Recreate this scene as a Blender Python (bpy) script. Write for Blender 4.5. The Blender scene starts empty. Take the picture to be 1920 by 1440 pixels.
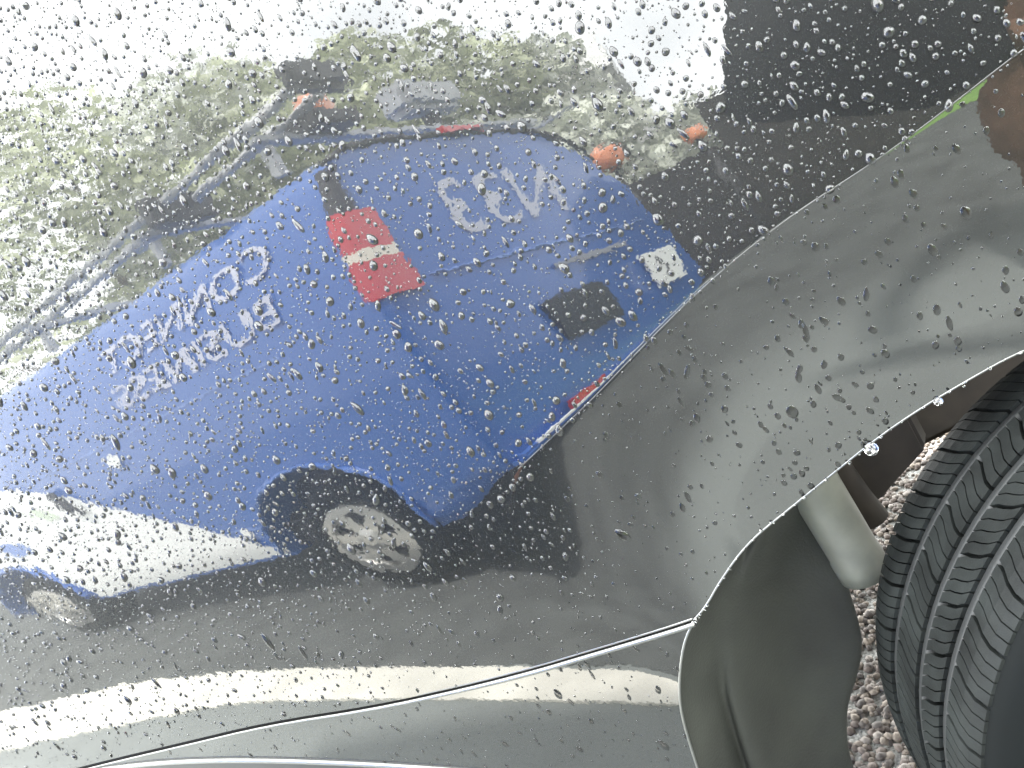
import bpy, bmesh, math, random
import numpy as np
from mathutils import Vector, Matrix
random.seed(7); rng = np.random.default_rng(7)
sc = bpy.context.scene
COL = sc.collection
R = math.radians
PI = math.pi

# ---------------------------------------------------------------- camera
CAM = Vector((0.0, -0.68809, 1.01369))
ROT = Matrix(((0.83149, 0.41802, 0.36590), (0.24750, 0.31092, -0.91765), (-0.49736, 0.85357, 0.15507)))
cd = bpy.data.cameras.new('camera'); cam = bpy.data.objects.new('camera', cd); COL.objects.link(cam)
cam.matrix_world = Matrix.Translation(CAM) @ ROT.to_4x4()
cd.sensor_width = 36; cd.lens = 36 * 1450 / 1920; cd.clip_start = 0.01; cd.clip_end = 600
sc.camera = cam
# ---------------------------------------------------------------- sky, sun, exposure
SUN_EL = R(69); SUN = Vector((0.06, 0.46, 0)).normalized() * math.cos(SUN_EL) + Vector((0, 0, math.sin(SUN_EL)))
w = bpy.data.worlds.new('World'); sc.world = w; w.use_nodes = True
nt = w.node_tree; nt.nodes.clear()
N = nt.nodes.new
out = N('ShaderNodeOutputWorld'); bg = N('ShaderNodeBackground'); sky = N('ShaderNodeTexSky')
sky.sky_type = 'NISHITA'; sky.sun_disc = False; sky.sun_elevation = SUN_EL
sky.sun_rotation = math.atan2(SUN.x, SUN.y); sky.dust_density = 3; sky.ozone_density = 1
tc = N('ShaderNodeTexCoord'); nz = N('ShaderNodeTexNoise'); nz.inputs['Scale'].default_value = 2.2; nz.inputs['Detail'].default_value = 6
rp = N('ShaderNodeValToRGB'); rp.color_ramp.elements[0].position = 0.30; rp.color_ramp.elements[1].position = 0.55
rp.color_ramp.elements[0].color = (.55, .55, .55, 1)
mx = N('ShaderNodeMix'); mx.data_type = 'RGBA'; mx.inputs['B'].default_value = (25.0, 25.6, 25.6, 1)
bg.inputs['Strength'].default_value = 0.10
nt.links.new(tc.outputs['Generated'], nz.inputs['Vector']); nt.links.new(nz.outputs['Fac'], rp.inputs['Fac'])
nt.links.new(rp.outputs['Color'], mx.inputs['Factor']); nt.links.new(sky.outputs['Color'], mx.inputs['A'])
nt.links.new(mx.outputs['Result'], bg.inputs['Color']); nt.links.new(bg.outputs['Background'], out.inputs['Surface'])
sl = bpy.data.lights.new('sun', 'SUN'); sl.energy = 4.8; sl.angle = R(4); sl.color = (1, .97, .92)
so = bpy.data.objects.new('sun', sl); COL.objects.link(so); so.rotation_euler = SUN.to_track_quat('Z', 'Y').to_euler(); so.location = (0, 0, 20)
vs = sc.view_settings; vs.view_transform = 'Standard'; vs.look = 'None'; vs.exposure = 2.4; vs.gamma = 1; vs.use_curve_mapping = False
sc.cycles.max_bounces = 14; sc.cycles.transmission_bounces = 10; sc.cycles.glossy_bounces = 8
sc.cycles.sample_clamp_indirect = 8

# ---------------------------------------------------------------- materials
def mat(name, col=(.5, .5, .5), rough=.5, metal=0., **kw):
    m = bpy.data.materials.new(name); m.use_nodes = True
    b = m.node_tree.nodes['Principled BSDF']
    b.inputs['Base Color'].default_value = (*col, 1); b.inputs['Roughness'].default_value = rough; b.inputs['Metallic'].default_value = metal
    for k, v in kw.items(): b.inputs[k].default_value = v
    return m
def noisy(m, scale=40, amt=.35, bump=0., bscale=None, dist=.002, detail=5):
    t = m.node_tree; b = t.nodes['Principled BSDF']; c = tuple(b.inputs['Base Color'].default_value)
    tc = t.nodes.new('ShaderNodeTexCoord'); n = t.nodes.new('ShaderNodeTexNoise'); n.inputs['Scale'].default_value = scale; n.inputs['Detail'].default_value = detail
    t.links.new(tc.outputs['Object'], n.inputs['Vector'])
    r = t.nodes.new('ShaderNodeValToRGB'); r.color_ramp.elements[0].position = .3; r.color_ramp.elements[1].position = .7
    r.color_ramp.elements[0].color = tuple(x * (1 - amt) for x in c[:3]) + (1,); r.color_ramp.elements[1].color = tuple(min(1, x * (1 + amt)) for x in c[:3]) + (1,)
    t.links.new(n.outputs['Fac'], r.inputs['Fac']); t.links.new(r.outputs['Color'], b.inputs['Base Color'])
    if bump:
        n2 = t.nodes.new('ShaderNodeTexNoise'); n2.inputs['Scale'].default_value = bscale or scale * 3; n2.inputs['Detail'].default_value = 4
        t.links.new(tc.outputs['Object'], n2.inputs['Vector'])
        bp = t.nodes.new('ShaderNodeBump'); bp.inputs['Strength'].default_value = bump; bp.inputs['Distance'].default_value = dist
        t.links.new(n2.outputs['Fac'], bp.inputs['Height']); t.links.new(bp.outputs['Normal'], b.inputs['Normal'])
    return m
def paint_mat():
    m = mat('wet_grey_paint', (.075, .078, .078), .42, .85, **{'Coat Weight': 1.0, 'Coat Roughness': .012, 'Coat IOR': 1.78})
    t = m.node_tree; b = t.nodes['Principled BSDF']; tc = t.nodes.new('ShaderNodeTexCoord')
    # orange peel of the lacquer
    n1 = t.nodes.new('ShaderNodeTexNoise'); n1.inputs['Scale'].default_value = 34; n1.inputs['Detail'].default_value = 2
    n2 = t.nodes.new('ShaderNodeTexNoise'); n2.inputs['Scale'].default_value = 260; n2.inputs['Detail'].default_value = 1
    for n in (n1, n2): t.links.new(tc.outputs['Object'], n.inputs['Vector'])
    b1 = t.nodes.new('ShaderNodeBump'); b1.inputs['Distance'].default_value = .00009; b1.inputs['Strength'].default_value = 1
    b2 = t.nodes.new('ShaderNodeBump'); b2.inputs['Distance'].default_value = .00001; b2.inputs['Strength'].default_value = 1
    t.links.new(n1.outputs['Fac'], b1.inputs['Height']); t.links.new(n2.outputs['Fac'], b2.inputs['Height']); t.links.new(b1.outputs['Normal'], b2.inputs['Normal'])
    t.links.new(b2.outputs['Normal'], b.inputs['Coat Normal'])
    # metal flake
    n3 = t.nodes.new('ShaderNodeTexNoise'); n3.inputs['Scale'].default_value = 900; n3.inputs['Detail'].default_value = 2
    t.links.new(tc.outputs['Object'], n3.inputs['Vector'])
    r = t.nodes.new('ShaderNodeValToRGB'); r.color_ramp.elements[0].position = .35; r.color_ramp.elements[1].position = .75
    r.color_ramp.elements[0].color = (.016, .017, .017, 1); r.color_ramp.elements[1].color = (.025, .026, .025, 1)
    t.links.new(n3.outputs['Fac'], r.inputs['Fac']); t.links.new(r.outputs['Color'], b.inputs['Base Color'])
    # thin dust film roughens the coat a little in patches
    n4 = t.nodes.new('ShaderNodeTexNoise'); n4.inputs['Scale'].default_value = 7; n4.inputs['Detail'].default_value = 6
    t.links.new(tc.outputs['Object'], n4.inputs['Vector'])
    mr = t.nodes.new('ShaderNodeMapRange'); mr.inputs['From Min'].default_value = .4; mr.inputs['From Max'].default_value = .75
    mr.inputs['To Min'].default_value = .006; mr.inputs['To Max'].default_value = .035
    t.links.new(n4.outputs['Fac'], mr.inputs['Value']); t.links.new(mr.outputs['Result'], b.inputs['Coat Roughness'])
    return m
M = {}
M['paint'] = paint_mat()
M['edge'] = mat('bare_edge_metal', (.24, .24, .23), .38, 1.0)
M['gap'] = mat('shut_line_dark', (.01, .01, .01), .7)
M['water'] = mat('rain_water', (1, 1, 1), 0.07, 0., **{'Transmission Weight': 1.0, 'IOR': 1.62})
M['wet_paint'] = mat('wetted_paint', (.006, .006, .006), .6, 0., **{'Specular IOR Level': .1})
M['pavement'] = noisy(mat('smooth_grey_pavement', (.165, .178, .170), .8), 3, .12, .2, 200, .002)
def two_tone_road():
    m = noisy(mat('dusty_road', (.072, .077, .074), .85), 6, .3); t = m.node_tree; b = t.nodes['Principled BSDF']
    src = b.inputs['Base Color'].links[0].from_socket; at = t.nodes.new('ShaderNodeAttribute'); at.attribute_name = 'dust'
    mx = t.nodes.new('ShaderNodeMix'); mx.data_type = 'RGBA'; mx.inputs['B'].default_value = (.185, .20, .19, 1)
    t.links.new(at.outputs['Fac'], mx.inputs['Factor']); t.links.new(src, mx.inputs['A']); t.links.new(mx.outputs['Result'], b.inputs['Base Color']); return m
M['dusty'] = two_tone_road()
M['lawn'] = noisy(mat('lawn_green', (.13, .24, .05), .9), 5, .4)
M['liner'] = noisy(mat('liner_felt', (.026, .028, .0225), .75), 9, .35, .5, 300, .002)
M['brown_plastic'] = noisy(mat('dirty_plastic', (.03, .024, .018), .7), 20, .4)
M['strut'] = noisy(mat('pale_grease_metal', (.17, .175, .14), .45), 25, .2)
M['rubber'] = noisy(mat('damp_rubber', (.0105, .0122, .0116), .62, 0., **{'Specular IOR Level': .18}), 22, .55, .3, 500, .001)
M['groove'] = mat('groove_floor_grey', (.021, .0225, .0225), .6)
M['rubber_dark'] = mat('groove_rubber', (.004, .005, .005), .7, 0., **{'Specular IOR Level': .1})
M['alloy'] = mat('alloy_silver', (.62, .61, .58), .28, 1.0)
M['blue'] = mat('van_blue_paint', (.030, .120, .42), .35, 0., **{'Coat Weight': .6, 'Coat Roughness': .05})
M['white_vinyl'] = mat('white_vinyl', (.88, .89, .87), .4)
M['letter'] = mat('pale_lettering', (.56, .58, .70), .45)
M['red_lens'] = mat('red_lens', (.55, .018, .022), .2, **{'Coat Weight': 1.})
M['clear_lens'] = mat('clear_lens', (.8, .74, .62), .15, **{'Coat Weight': 1.})
M['black'] = mat('black_plastic', (.018, .018, .02), .45)
M['chrome_strip'] = mat('silver_strip', (.7, .7, .7), .3, .6)
M['crease_blue'] = mat('edge_blue', (.16, .26, .58), .35)
M['glass_dark'] = mat('tinted_glass', (.02, .03, .035), .05)
M['amber'] = mat('amber_lens', (.62, .20, .075), .25, **{'Coat Weight': .6})
M['galv'] = noisy(mat('galvanised_tube', (.40, .41, .42), .5, .3), 20, .2)
M['asphalt'] = noisy(mat('asphalt_dark', (.072, .077, .074), .85), 6, .3, .6, 220, .006)
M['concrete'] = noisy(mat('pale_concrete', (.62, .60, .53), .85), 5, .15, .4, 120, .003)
M['brownwood'] = noisy(mat('dark_brown_boards', (.024, .021, .020), .8), 8, .5)
M['bark'] = noisy(mat('bark_brown', (.10, .085, .065), .9), 14, .4)
M['leaf'] = noisy(mat('olive_leaf', (.48, .51, .34), .6, **{'Transmission Weight': .0}), 1.3, .45)
M['leaf2'] = noisy(mat('pale_leaf', (.62, .64, .55), .6), 1.3, .4)
M['wall_white'] = noisy(mat('white_render', (.72, .72, .69), .8), 3, .08)
M['roof_grey'] = noisy(mat('grey_roof', (.60, .60, .58), .8), 6, .3)
M['coat'] = noisy(mat('brown_long_coat', (.17, .095, .06), .85), 30, .3)
M['trousers'] = noisy(mat('brown_trousers', (.17, .095, .06), .85), 30, .25)
M['skin'] = mat('skin', (.50, .30, .21), .5)
M['hair'] = mat('dark_hair', (.02, .014, .01), .6)
M['tablet'] = mat('tablet_case', (.008, .008, .013), .4)
M['iris'] = mat('dark_glass', (.012, .014, .012), .08)
def gravel_mat():
    m = mat('gravel_ground', (.25, .22, .19), .9); t = m.node_tree; b = t.nodes['Principled BSDF']
    tc = t.nodes.new('ShaderNodeTexCoord'); v = t.nodes.new('ShaderNodeTexVoronoi'); v.inputs['Scale'].default_value = 150
    t.links.new(tc.outputs['Object'], v.inputs['Vector'])
    r = t.nodes.new('ShaderNodeValToRGB'); e = r.color_ramp.elements
    e[0].color = (.16, .16, .15, 1); e[1].color = (.34, .34, .32, 1); e.new(.5).color = (.25, .25, .235, 1)
    s = t.nodes.new('ShaderNodeSeparateColor'); t.links.new(v.outputs['Color'], s.inputs['Color']); t.links.new(s.outputs['Red'], r.inputs['Fac'])
    t.links.new(r.outputs['Color'], b.inputs['Base Color'])
    bp = t.nodes.new('ShaderNodeBump'); bp.inputs['Strength'].default_value = .8; bp.inputs['Distance'].default_value = .004; bp.invert = True
    t.links.new(v.outputs['Distance'], bp.inputs['Height']); t.links.new(bp.outputs['Normal'], b.inputs['Normal'])
    return m
M['gravel'] = gravel_mat()
M['stone'] = []
for i, c in enumerate([(.15, .125, .10), (.10, .08, .068), (.065, .055, .048), (.18, .16, .14)]): M['stone'].append(noisy(mat('pebble_%s' % 'warm brown dark pale'.split()[i], c, .8), 60, .2))

# ---------------------------------------------------------------- helpers
def tag(o, label=None, cat=None, group=None, kind=None):
    if label: o['label'] = label
    if cat: o['category'] = cat
    if group: o['group'] = group
    if kind: o['kind'] = kind
    return o
def empty(name, loc=(0, 0, 0), rz=0):
    o = bpy.data.objects.new(name, None); COL.objects.link(o); o.location = loc; o.rotation_euler = (0, 0, rz); o.empty_display_size = .1
    return o
def link(name, me, m, parent=None, smooth=False):
    if m is not None:
        me.materials.clear(); me.materials.append(m)
    if smooth: me.polygons.foreach_set('use_smooth', [True] * len(me.polygons))
    o = bpy.data.objects.new(name, me); COL.objects.link(o)
    if parent: o.parent = parent
    return o
def pyd(name, v, f, m, parent=None, smooth=False):
    me = bpy.data.meshes.new(name); me.from_pydata([tuple(map(float, p)) for p in v], [], [tuple(map(int, q)) for q in f]); me.update()
    return link(name, me, m, parent, smooth)
def from_bm(name, bm, m, parent=None, smooth=False, bevel=0, seg=2):
    if bevel: bmesh.ops.bevel(bm, geom=bm.edges[:], offset=bevel, segments=seg, affect='EDGES', clamp_overlap=True)
    bmesh.ops.recalc_face_normals(bm, faces=bm.faces[:])
    me = bpy.data.meshes.new(name); bm.to_mesh(me); bm.free()
    return link(name, me, m, parent, smooth)
def add_box(bm, c, s, rot=None):
    mtx = Matrix.Translation(c) @ (rot.to_4x4() if rot else Matrix()) @ Matrix.Diagonal((*s, 1))
    return bmesh.ops.create_cube(bm, size=1, matrix=mtx)
def box(name, c, s, m, parent=None, bevel=.004, rot=None):
    bm = bmesh.new(); add_box(bm, c, s, rot); return from_bm(name, bm, m, parent, bevel=bevel)
def add_tube(bm, pts, r, n=10, cap=True):
    pts = [Vector(p) for p in pts]; rings = []
    up = Vector((0.13, 0.31, .94))
    for i, p in enumerate(pts):
        d = (pts[min(i + 1, len(pts) - 1)] - pts[max(i - 1, 0)]).normalized()
        a = d.cross(up)
        if a.length < .1: a = d.cross(Vector((1, 0, 0)))
        a.normalize(); b = d.cross(a)
        rr = float(r[i] if isinstance(r, (list, tuple)) else r)
        rings.append([bm.verts.new(p + rr * (math.cos(t) * a + math.sin(t) * b)) for t in [2 * PI * k / n for k in range(n)]])
    for r0, r1 in zip(rings, rings[1:]):
        for k in range(n): bm.faces.new((r0[k], r0[(k + 1) % n], r1[(k + 1) % n], r1[k]))
    if cap: bm.faces.new(rings[0][::-1]); bm.faces.new(rings[-1])
def tube(name, pts, r, m, parent=None, n=10):
    bm = bmesh.new(); add_tube(bm, pts, r, n); return from_bm(name, bm, m, parent, smooth=True)
def grid_faces(nu, nv):
    i = np.arange(nu - 1)[:, None] * nv + np.arange(nv - 1)[None]
    return np.stack([i, i + nv, i + nv + 1, i + 1], -1).reshape(-1, 4)
def smooth_poly(p, n=2):
    p = np.array(p, float)
    for _ in range(n):
        q = [p[0]]
        for a, b in zip(p, p[1:]): q += [.75 * a + .25 * b, .25 * a + .75 * b]
        q.append(p[-1]); p = np.array(q)
    return p

# ---------------------------------------------------------------- shape of the car flank: y = h(x,z) + flare
HC = [-0.005656851512, -0.007193281643, 0.030227277104, 0.018837931374, -0.000224868754, 0.00232333097, -0.002001638925, -0.00001702898, -0.0000235747, -0.0000844387, 0.0004206257, -0.0006012257, 0.0000399561]
HT = [(0, 1), (2, 0), (1, 1), (0, 2), (3, 0), (2, 1), (1, 2), (0, 3), (4, 0), (3, 1), (2, 2), (1, 3), (0, 4)]
def hbase(x, z):
    u = (x + .35) / .6; v = (z - .75) / .4
    return sum(c * u ** i * v ** j for c, (i, j) in zip(HC, HT))
CREASE = np.array([[-1.6, .75], [-.7, .77], [-.45, .79], [-.32, .815], [-.2626, .8335], [-.2195, .8463], [-.1487, .8723], [-.0782, .8963], [-.0271, .9093], [.0246, .9191], [.0711, .9229], [.116, .9289], [.16, .9377], [.2101, .9486], [.2259, .9515], [.35, .965], [.7, .97]])
CX = np.linspace(-1.6, .7, 461); CZ = np.interp(CX, CREASE[:, 0], CREASE[:, 1])
for _ in range(40): CZ[1:-1] = .25 * CZ[:-2] + .5 * CZ[1:-1] + .25 * CZ[2:]
CS = np.gradient(CZ, CX)
def zcrease(x): return np.interp(x, CX, CZ)
def sstep(t): t = np.clip(t, 0, 1); return t * t * t * (t * (6 * t - 15) + 10)
def flare(x, z):
    c = zcrease(x); m = np.interp(x, CX, CS); sg = (c - z) / np.sqrt(1 + m * m)
    x0 = -.48 + .60 * np.clip(.82 - z, 0, .33)
    k = sstep((x - x0) / .34)
    wd = .004 + .12 * sstep((-.29 - x) / .16)
    q = .5 * (sg + np.sqrt(sg * sg + wd * wd))
    return k * (.165 * q + .04 * q * q)
def surf(x, z): return hbase(x, z) + flare(x, z)
def snormal(x, z):
    e = .0008
    hx = (surf(x + e, z) - surf(x - e, z)) / (2 * e); hz = (surf(x, z + e) - surf(x, z - e)) / (2 * e)
    n = np.stack([hx, -np.ones_like(hx), hz], -1); return n / np.linalg.norm(n, axis=-1, keepdims=True)
ARCH_XZ = [[0.2052, 0.7175], [0.1333, 0.7213], [0.0877, 0.7143], [0.0386, 0.7042], [-0.0044, 0.6923], [-0.0521, 0.6747], [-0.1024, 0.6571], [-0.1542, 0.6417], [-0.1945, 0.6178], [-0.2203, 0.5986], [-0.237, 0.5911]]
ARCH_LOW_XZ = [[-0.237, 0.5911], [-0.2551, 0.5752], [-0.2737, 0.5481], [-0.2906, 0.5174], [-0.3038, 0.4832], [-0.3203, 0.4155], [-0.3352, 0.3506], [-0.3523, 0.2615]]
SEAM_XZ = [[-0.237, 0.5911], [-0.2954, 0.5956], [-0.3587, 0.5974], [-0.4263, 0.5989], [-0.5177, 0.6053], [-0.6444, 0.6192], [-0.801, 0.6475], [-0.9369, 0.6619], [-1.1035, 0.6814], [-1.3011, 0.7007], [-1.6, 0.728]]
XJ = -0.237                                               # where seam and arch meet
TRIM_XZ = [[-1.6, .716], [-1.2296, 0.6871], [-1.1268, 0.6783], [-1.0008, 0.6502], [-0.8798, 0.612], [-0.7354, 0.5563], [-0.5966, 0.4986], [-0.5121, 0.4586], [-.42, .40], [-.36, .33], [-.3523, .2615]]
ARCH = smooth_poly(ARCH_XZ, 2); SEAM = smooth_poly(SEAM_XZ, 2); TRIM = smooth_poly(TRIM_XZ, 2)
ARCHL = smooth_poly(ARCH_LOW_XZ, 2)
def onsurf(p, off=0.): p = np.asarray(p, float); return np.stack([p[:, 0], surf(p[:, 0], p[:, 1]) - off, p[:, 1]], 1)
# ---------------------------------------------------------------- the setting: ground
EDGE = [(-9, -3.75), (-4.2, -1.86), (-.75, -.70), (-.38, -.62), (-.12, -1.12), (.5, -1.22), (3, -1.3), (40, -1.4)]
tag(box('ground', (0, 0, -.25), (160, 160, .5), M['gravel'], bevel=0), kind='structure')
v = [(x, y, .004) for x, y in EDGE] + [(40, -60, .004), (-60, -60, .004), (-60, -23, .004)]
tag(pyd('road', v, [list(range(len(v)))[::-1]], M['asphalt']), kind='structure')
ed = smooth_poly([(-.40, -.50), (-.34, -.55), (-.06, -1.04), (.5, -1.14), (3, -1.22)], 2); V = []; dv = []
for k in range(9):
    for p in ed: V.append((p[0] - .35 * (k / 8) * np.interp(p[0], [-.4, .3], [0.1, .3]), p[1] - .75 * (k / 8) * np.interp(p[0], [-.42, -.1], [.05, 1]), .0045 if k else .0021)); dv.append(float(1 - sstep(k / 8)))
dr = pyd('road_dust', V, grid_faces(9, len(ed)), M['dusty']); dr.data.attributes.new('dust', 'FLOAT', 'POINT').data.foreach_set('value', dv); tag(dr, kind='structure')  # pavement tone at the inner edge, fading out to the road tone
v = [(x, y, .002) for x, y in EDGE if x < 4] + [(4, -.2, .002), (2, .10, .002), (-1.5, .10, .002), (-9, -1.5, .002)]
tag(pyd('pavement', v, [list(range(len(v)))], M['pavement']), kind='structure')
tag(pyd('lawn', [(.9, -8.3, .010), (9, -8.3, .010), (9, -2.6, .010), (1.5, -2.6, .010)], [(0, 1, 2, 3)], M['lawn']), kind='structure')
# pale edging strip; its colour and wide left end stand in for sunlit ground
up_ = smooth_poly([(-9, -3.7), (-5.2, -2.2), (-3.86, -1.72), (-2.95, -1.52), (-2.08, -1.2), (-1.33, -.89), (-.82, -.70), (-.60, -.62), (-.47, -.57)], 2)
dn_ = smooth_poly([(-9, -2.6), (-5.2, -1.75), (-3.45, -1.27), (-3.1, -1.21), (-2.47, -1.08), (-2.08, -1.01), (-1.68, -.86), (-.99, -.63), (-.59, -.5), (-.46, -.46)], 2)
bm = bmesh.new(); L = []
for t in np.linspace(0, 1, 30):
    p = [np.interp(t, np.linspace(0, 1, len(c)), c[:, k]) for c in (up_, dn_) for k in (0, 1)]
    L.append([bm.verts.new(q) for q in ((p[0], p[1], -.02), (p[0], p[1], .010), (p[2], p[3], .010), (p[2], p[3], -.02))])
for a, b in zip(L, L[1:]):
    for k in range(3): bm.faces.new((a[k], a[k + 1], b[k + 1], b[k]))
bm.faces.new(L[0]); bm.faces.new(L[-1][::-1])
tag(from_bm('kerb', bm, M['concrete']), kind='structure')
# loose stones on the gravel that shows through the wheel arch
def stone_patch():
    bm = bmesh.new(); ico = bmesh.new(); bmesh.ops.create_icosphere(ico, subdivisions=1, radius=1)
    base = np.array([v.co[:] for v in ico.verts]); fc = np.array([[v.index for v in f.verts] for f in ico.faces]); ico.free()
    V, F, MI = [], [], []; n = 0
    for _ in range(9000):
        x = rng.uniform(-.55, .25); y = rng.uniform(.12, 1.9)
        s = rng.uniform(.0055, .0105) * np.array([1, rng.uniform(.7, 1.1), rng.uniform(.55, .8)])
        a = rng.uniform(0, PI); c, d = math.cos(a), math.sin(a)
        b = base * (1 + .25 * rng.uniform(-1, 1, (len(base), 1))) * s
        b = np.c_[b[:, 0] * c - b[:, 1] * d, b[:, 0] * d + b[:, 1] * c, b[:, 2]] + (x, y, s[2] * rng.uniform(.2, 1.2))
        V.append(b); F.append(fc + n); n += len(b); MI += [int(rng.integers(4))] * len(fc)
    me = bpy.data.meshes.new('gravel'); me.from_pydata(np.vstack(V).tolist(), [], np.vstack(F).tolist())
    for m in M['stone']: me.materials.append(m)
    me.polygons.foreach_set('material_index', MI); me.polygons.foreach_set('use_smooth', [True] * len(MI)); me.update()
    return tag(link('gravel', me, None), kind='stuff', label='loose brown and grey gravel seen past the tyre', cat='gravel')
stone_patch()

# ---------------------------------------------------------------- the parked car
car = tag(empty('parked_car', (0.23, .5, 0)), 'wet dark grey car with a flared wheel arch, panel gap and turned wheel', 'car')
def cpart(name, v, f, m, smooth=True, parent=car):
    o = pyd(name, v, f, m, parent, smooth); o.matrix_parent_inverse = Matrix.Translation((-.23, -.5, 0)); return o
def attach(o, p=car):
    o.parent = p; o.matrix_parent_inverse = Matrix.Translation((-.23, -.5, 0)); return o
FINE = {}
def fender():
    # columns follow x, rows run from the lower edge through the crease to the top
    xs = np.unique(np.concatenate([np.linspace(-1.5, -.5, 140), np.linspace(-.5, XJ, 90), np.linspace(XJ, 0.2052, 170)]))
    low = np.where(xs < XJ, np.interp(xs, SEAM[::-1, 0], SEAM[::-1, 1]) + .0016, np.interp(xs, ARCH[::-1, 0], ARCH[::-1, 1]))
    zc = zcrease(xs)
    t1 = 1 - np.linspace(1, 0, 70) ** 1.0; u = np.linspace(0, 1, 70); t1 = 1 - (1 - u) ** 2.2
    t2 = np.linspace(0, 1, 150) ** 1.9
    rows = [low + (zc - low) * t for t in t1] + [zc + (1.62 - zc) * t for t in t2[1:]]
    Z = np.stack(rows, 1); X = np.repeat(xs[:, None], Z.shape[1], 1)
    Y = surf(X, Z)
    V = np.stack([X, Y, Z], -1).reshape(-1, 3)
    F = grid_faces(*X.shape)[:, ::1]
    o = cpart('fender', V, F, M['paint'])
    return o
fender()
def rolled_edge(pts, name, m, r=.0022, inward=.018, parent=car, n=10):
    """a rounded bead along an edge plus a flange turned into the body"""
    bm = bmesh.new(); add_tube(bm, [(p[0], p[1] + r * .6, p[2]) for p in pts], r, n)
    return attach(from_bm(name, bm, m, None, smooth=True), parent)
aE = onsurf(ARCH); aL = onsurf(ARCHL, .002)
rolled_edge(aE, 'arch_lip', M['edge'], .0014); rolled_edge(aL, 'arch_lip', M['edge'], .0016)
cb = onsurf(np.stack([np.linspace(-.315, .2107, 90), zcrease(np.linspace(-.315, .2107, 90))], 1))
bm = bmesh.new(); add_tube(bm, cb, .0006, 10); attach(from_bm('flare_bead', bm, M['paint'], smooth=True))  # slim bead added on the crease to catch a sky highlight
# seam: dark gap behind, folded bright lips on both sides
sE = onsurf(SEAM)
V = []
for p in sE: V += [(p[0], p[1] + .006, p[2] + .006), (p[0], p[1] + .006, p[2] - .010)]
cpart('shut_line', V, [(2 * i, 2 * i + 1, 2 * i + 3, 2 * i + 2) for i in range(len(sE) - 1)], M['gap'])
taper = [max(.0009, .0022 - .0018 * min(1, max(0, (-.45 - p[0]) / .6))) for p in sE]
bm = bmesh.new(); add_tube(bm, [(p[0], p[1] + .0012, p[2] + .0020) for p in sE], [t * .8 for t in taper], 8); attach(from_bm('fender_lip', bm, M['edge'], smooth=True))
bm = bmesh.new(); add_tube(bm, [(p[0], p[1] - .0012, p[2] - .0032) for p in sE], [t * 1.3 for t in taper], 8); attach(from_bm('bumper_lip', bm, M['edge'], smooth=True))
def bumper():
    xs = np.concatenate([np.linspace(-1.5, -.3523, 160)])
    top = np.interp(xs, SEAM[::-1, 0], SEAM[::-1, 1]) - .0034; bot = np.interp(xs, TRIM[:, 0], TRIM[:, 1])
    bot = np.minimum(bot, top - .004)
    t = np.linspace(0, 1, 46)
    Z = bot[:, None] + (top - bot)[:, None] * t; X = np.repeat(xs[:, None], 46, 1)
    # right piece, bounded by the lower arch edge
    x2 = np.linspace(-.3523, XJ - .001, 40); top2 = np.interp(x2, SEAM[::-1, 0], SEAM[::-1, 1]) - .0034
    al = ARCHL[np.argsort(ARCHL[:, 0])]; bot2 = np.minimum(np.interp(x2, al[:, 0], al[:, 1]), top2 - .0005)
    Z2 = bot2[:, None] + (top2 - bot2)[:, None] * t; X2 = np.repeat(x2[:, None], 46, 1)
    X = np.vstack([X, X2[1:]]); Z = np.vstack([Z, Z2[1:]])
    Y = surf(X, Z) - .002
    Y = Y - .010 * sstep((.58 - Z) / .2) * 0
    return cpart('bumper', np.stack([X, Y, Z], -1).reshape(-1, 3), grid_faces(*X.shape), M['paint'])
bumper()
tE = onsurf(TRIM, .003)
bm = bmesh.new(); add_tube(bm, tE, .0035, 10); attach(from_bm('bumper_trim', bm, M['edge'], smooth=True))
V = []
for p in tE: V += [(p[0], p[1] + .004, p[2] - .002), (p[0], p[1] + .05, p[2] - .10), (p[0], p[1] + .12, min(p[2] - .12, .22))]
cpart('bumper_valance', V, [(3 * i + k, 3 * i + k + 1, 3 * i + k + 4, 3 * i + k + 3) for i in range(len(tE) - 1) for k in (0, 1)], M['black'])
# remaining body behind the flank
bm = bmesh.new()
add_box(bm, (.55, .93, 1.23), (4.0, 1.54, .74))
attach(from_bm('body_shell', bm, M['paint'], bevel=.05, seg=3))
attach(box('cabin_roof', (.9, .66, 1.64), (2.9, .80, .10), M['paint'], bevel=.04))
attach(box('rear_flank', (1.6, .40, .72), (1.7, .62, .60), M['paint'], bevel=.05))
# inner wheel arch
P0 = np.vstack([aE[1:-1], aL]); P0 = P0[np.linspace(0, len(P0) - 1, 60).astype(int)]
inner = smooth_poly([(.22, .25, .82), (.08, .25, .80), (-.03, .24, .74), (-.080, .22, .66), (-.0867, .22, .6282), (-.0764, .22, .5854), (-.0771, .22, .5393), (-.0948, .22, .4837), (-.1087, .22, .4408), (-.1155, .22, .394), (-.1251, .22, .3558), (-.1501, .22, .3135), (-.1832, .22, .2722), (-.206, .22, .2166), (-.2152, .22, .1735), (-.2306, .22, .1123)], 2)
inner = inner[np.linspace(0, len(inner) - 1, 60).astype(int)]
s60 = np.linspace(0, 1, 60)
def lrow(f, dx, dy): return P0 * (1 - f) + inner * f + np.c_[dx + 0 * s60, dy + 0 * s60, 0 * s60]
wave = .5 + .5 * np.sin(s60 * 9 + 2.2)
rowsL = [P0 + (0, .004, 0), P0 + (-.001, .02, 0), lrow(.16, -.004, .05), lrow(.24, -.008, .075 - .03 * wave), lrow(.30, -.006, .02 + .03 * wave), lrow(.55, 0, .03 + .05 * wave), lrow(.8, 0, .02 + .02 * wave), inner, inner + (-.004, .012, 0), inner + (-.03, .05, 0)]
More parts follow.
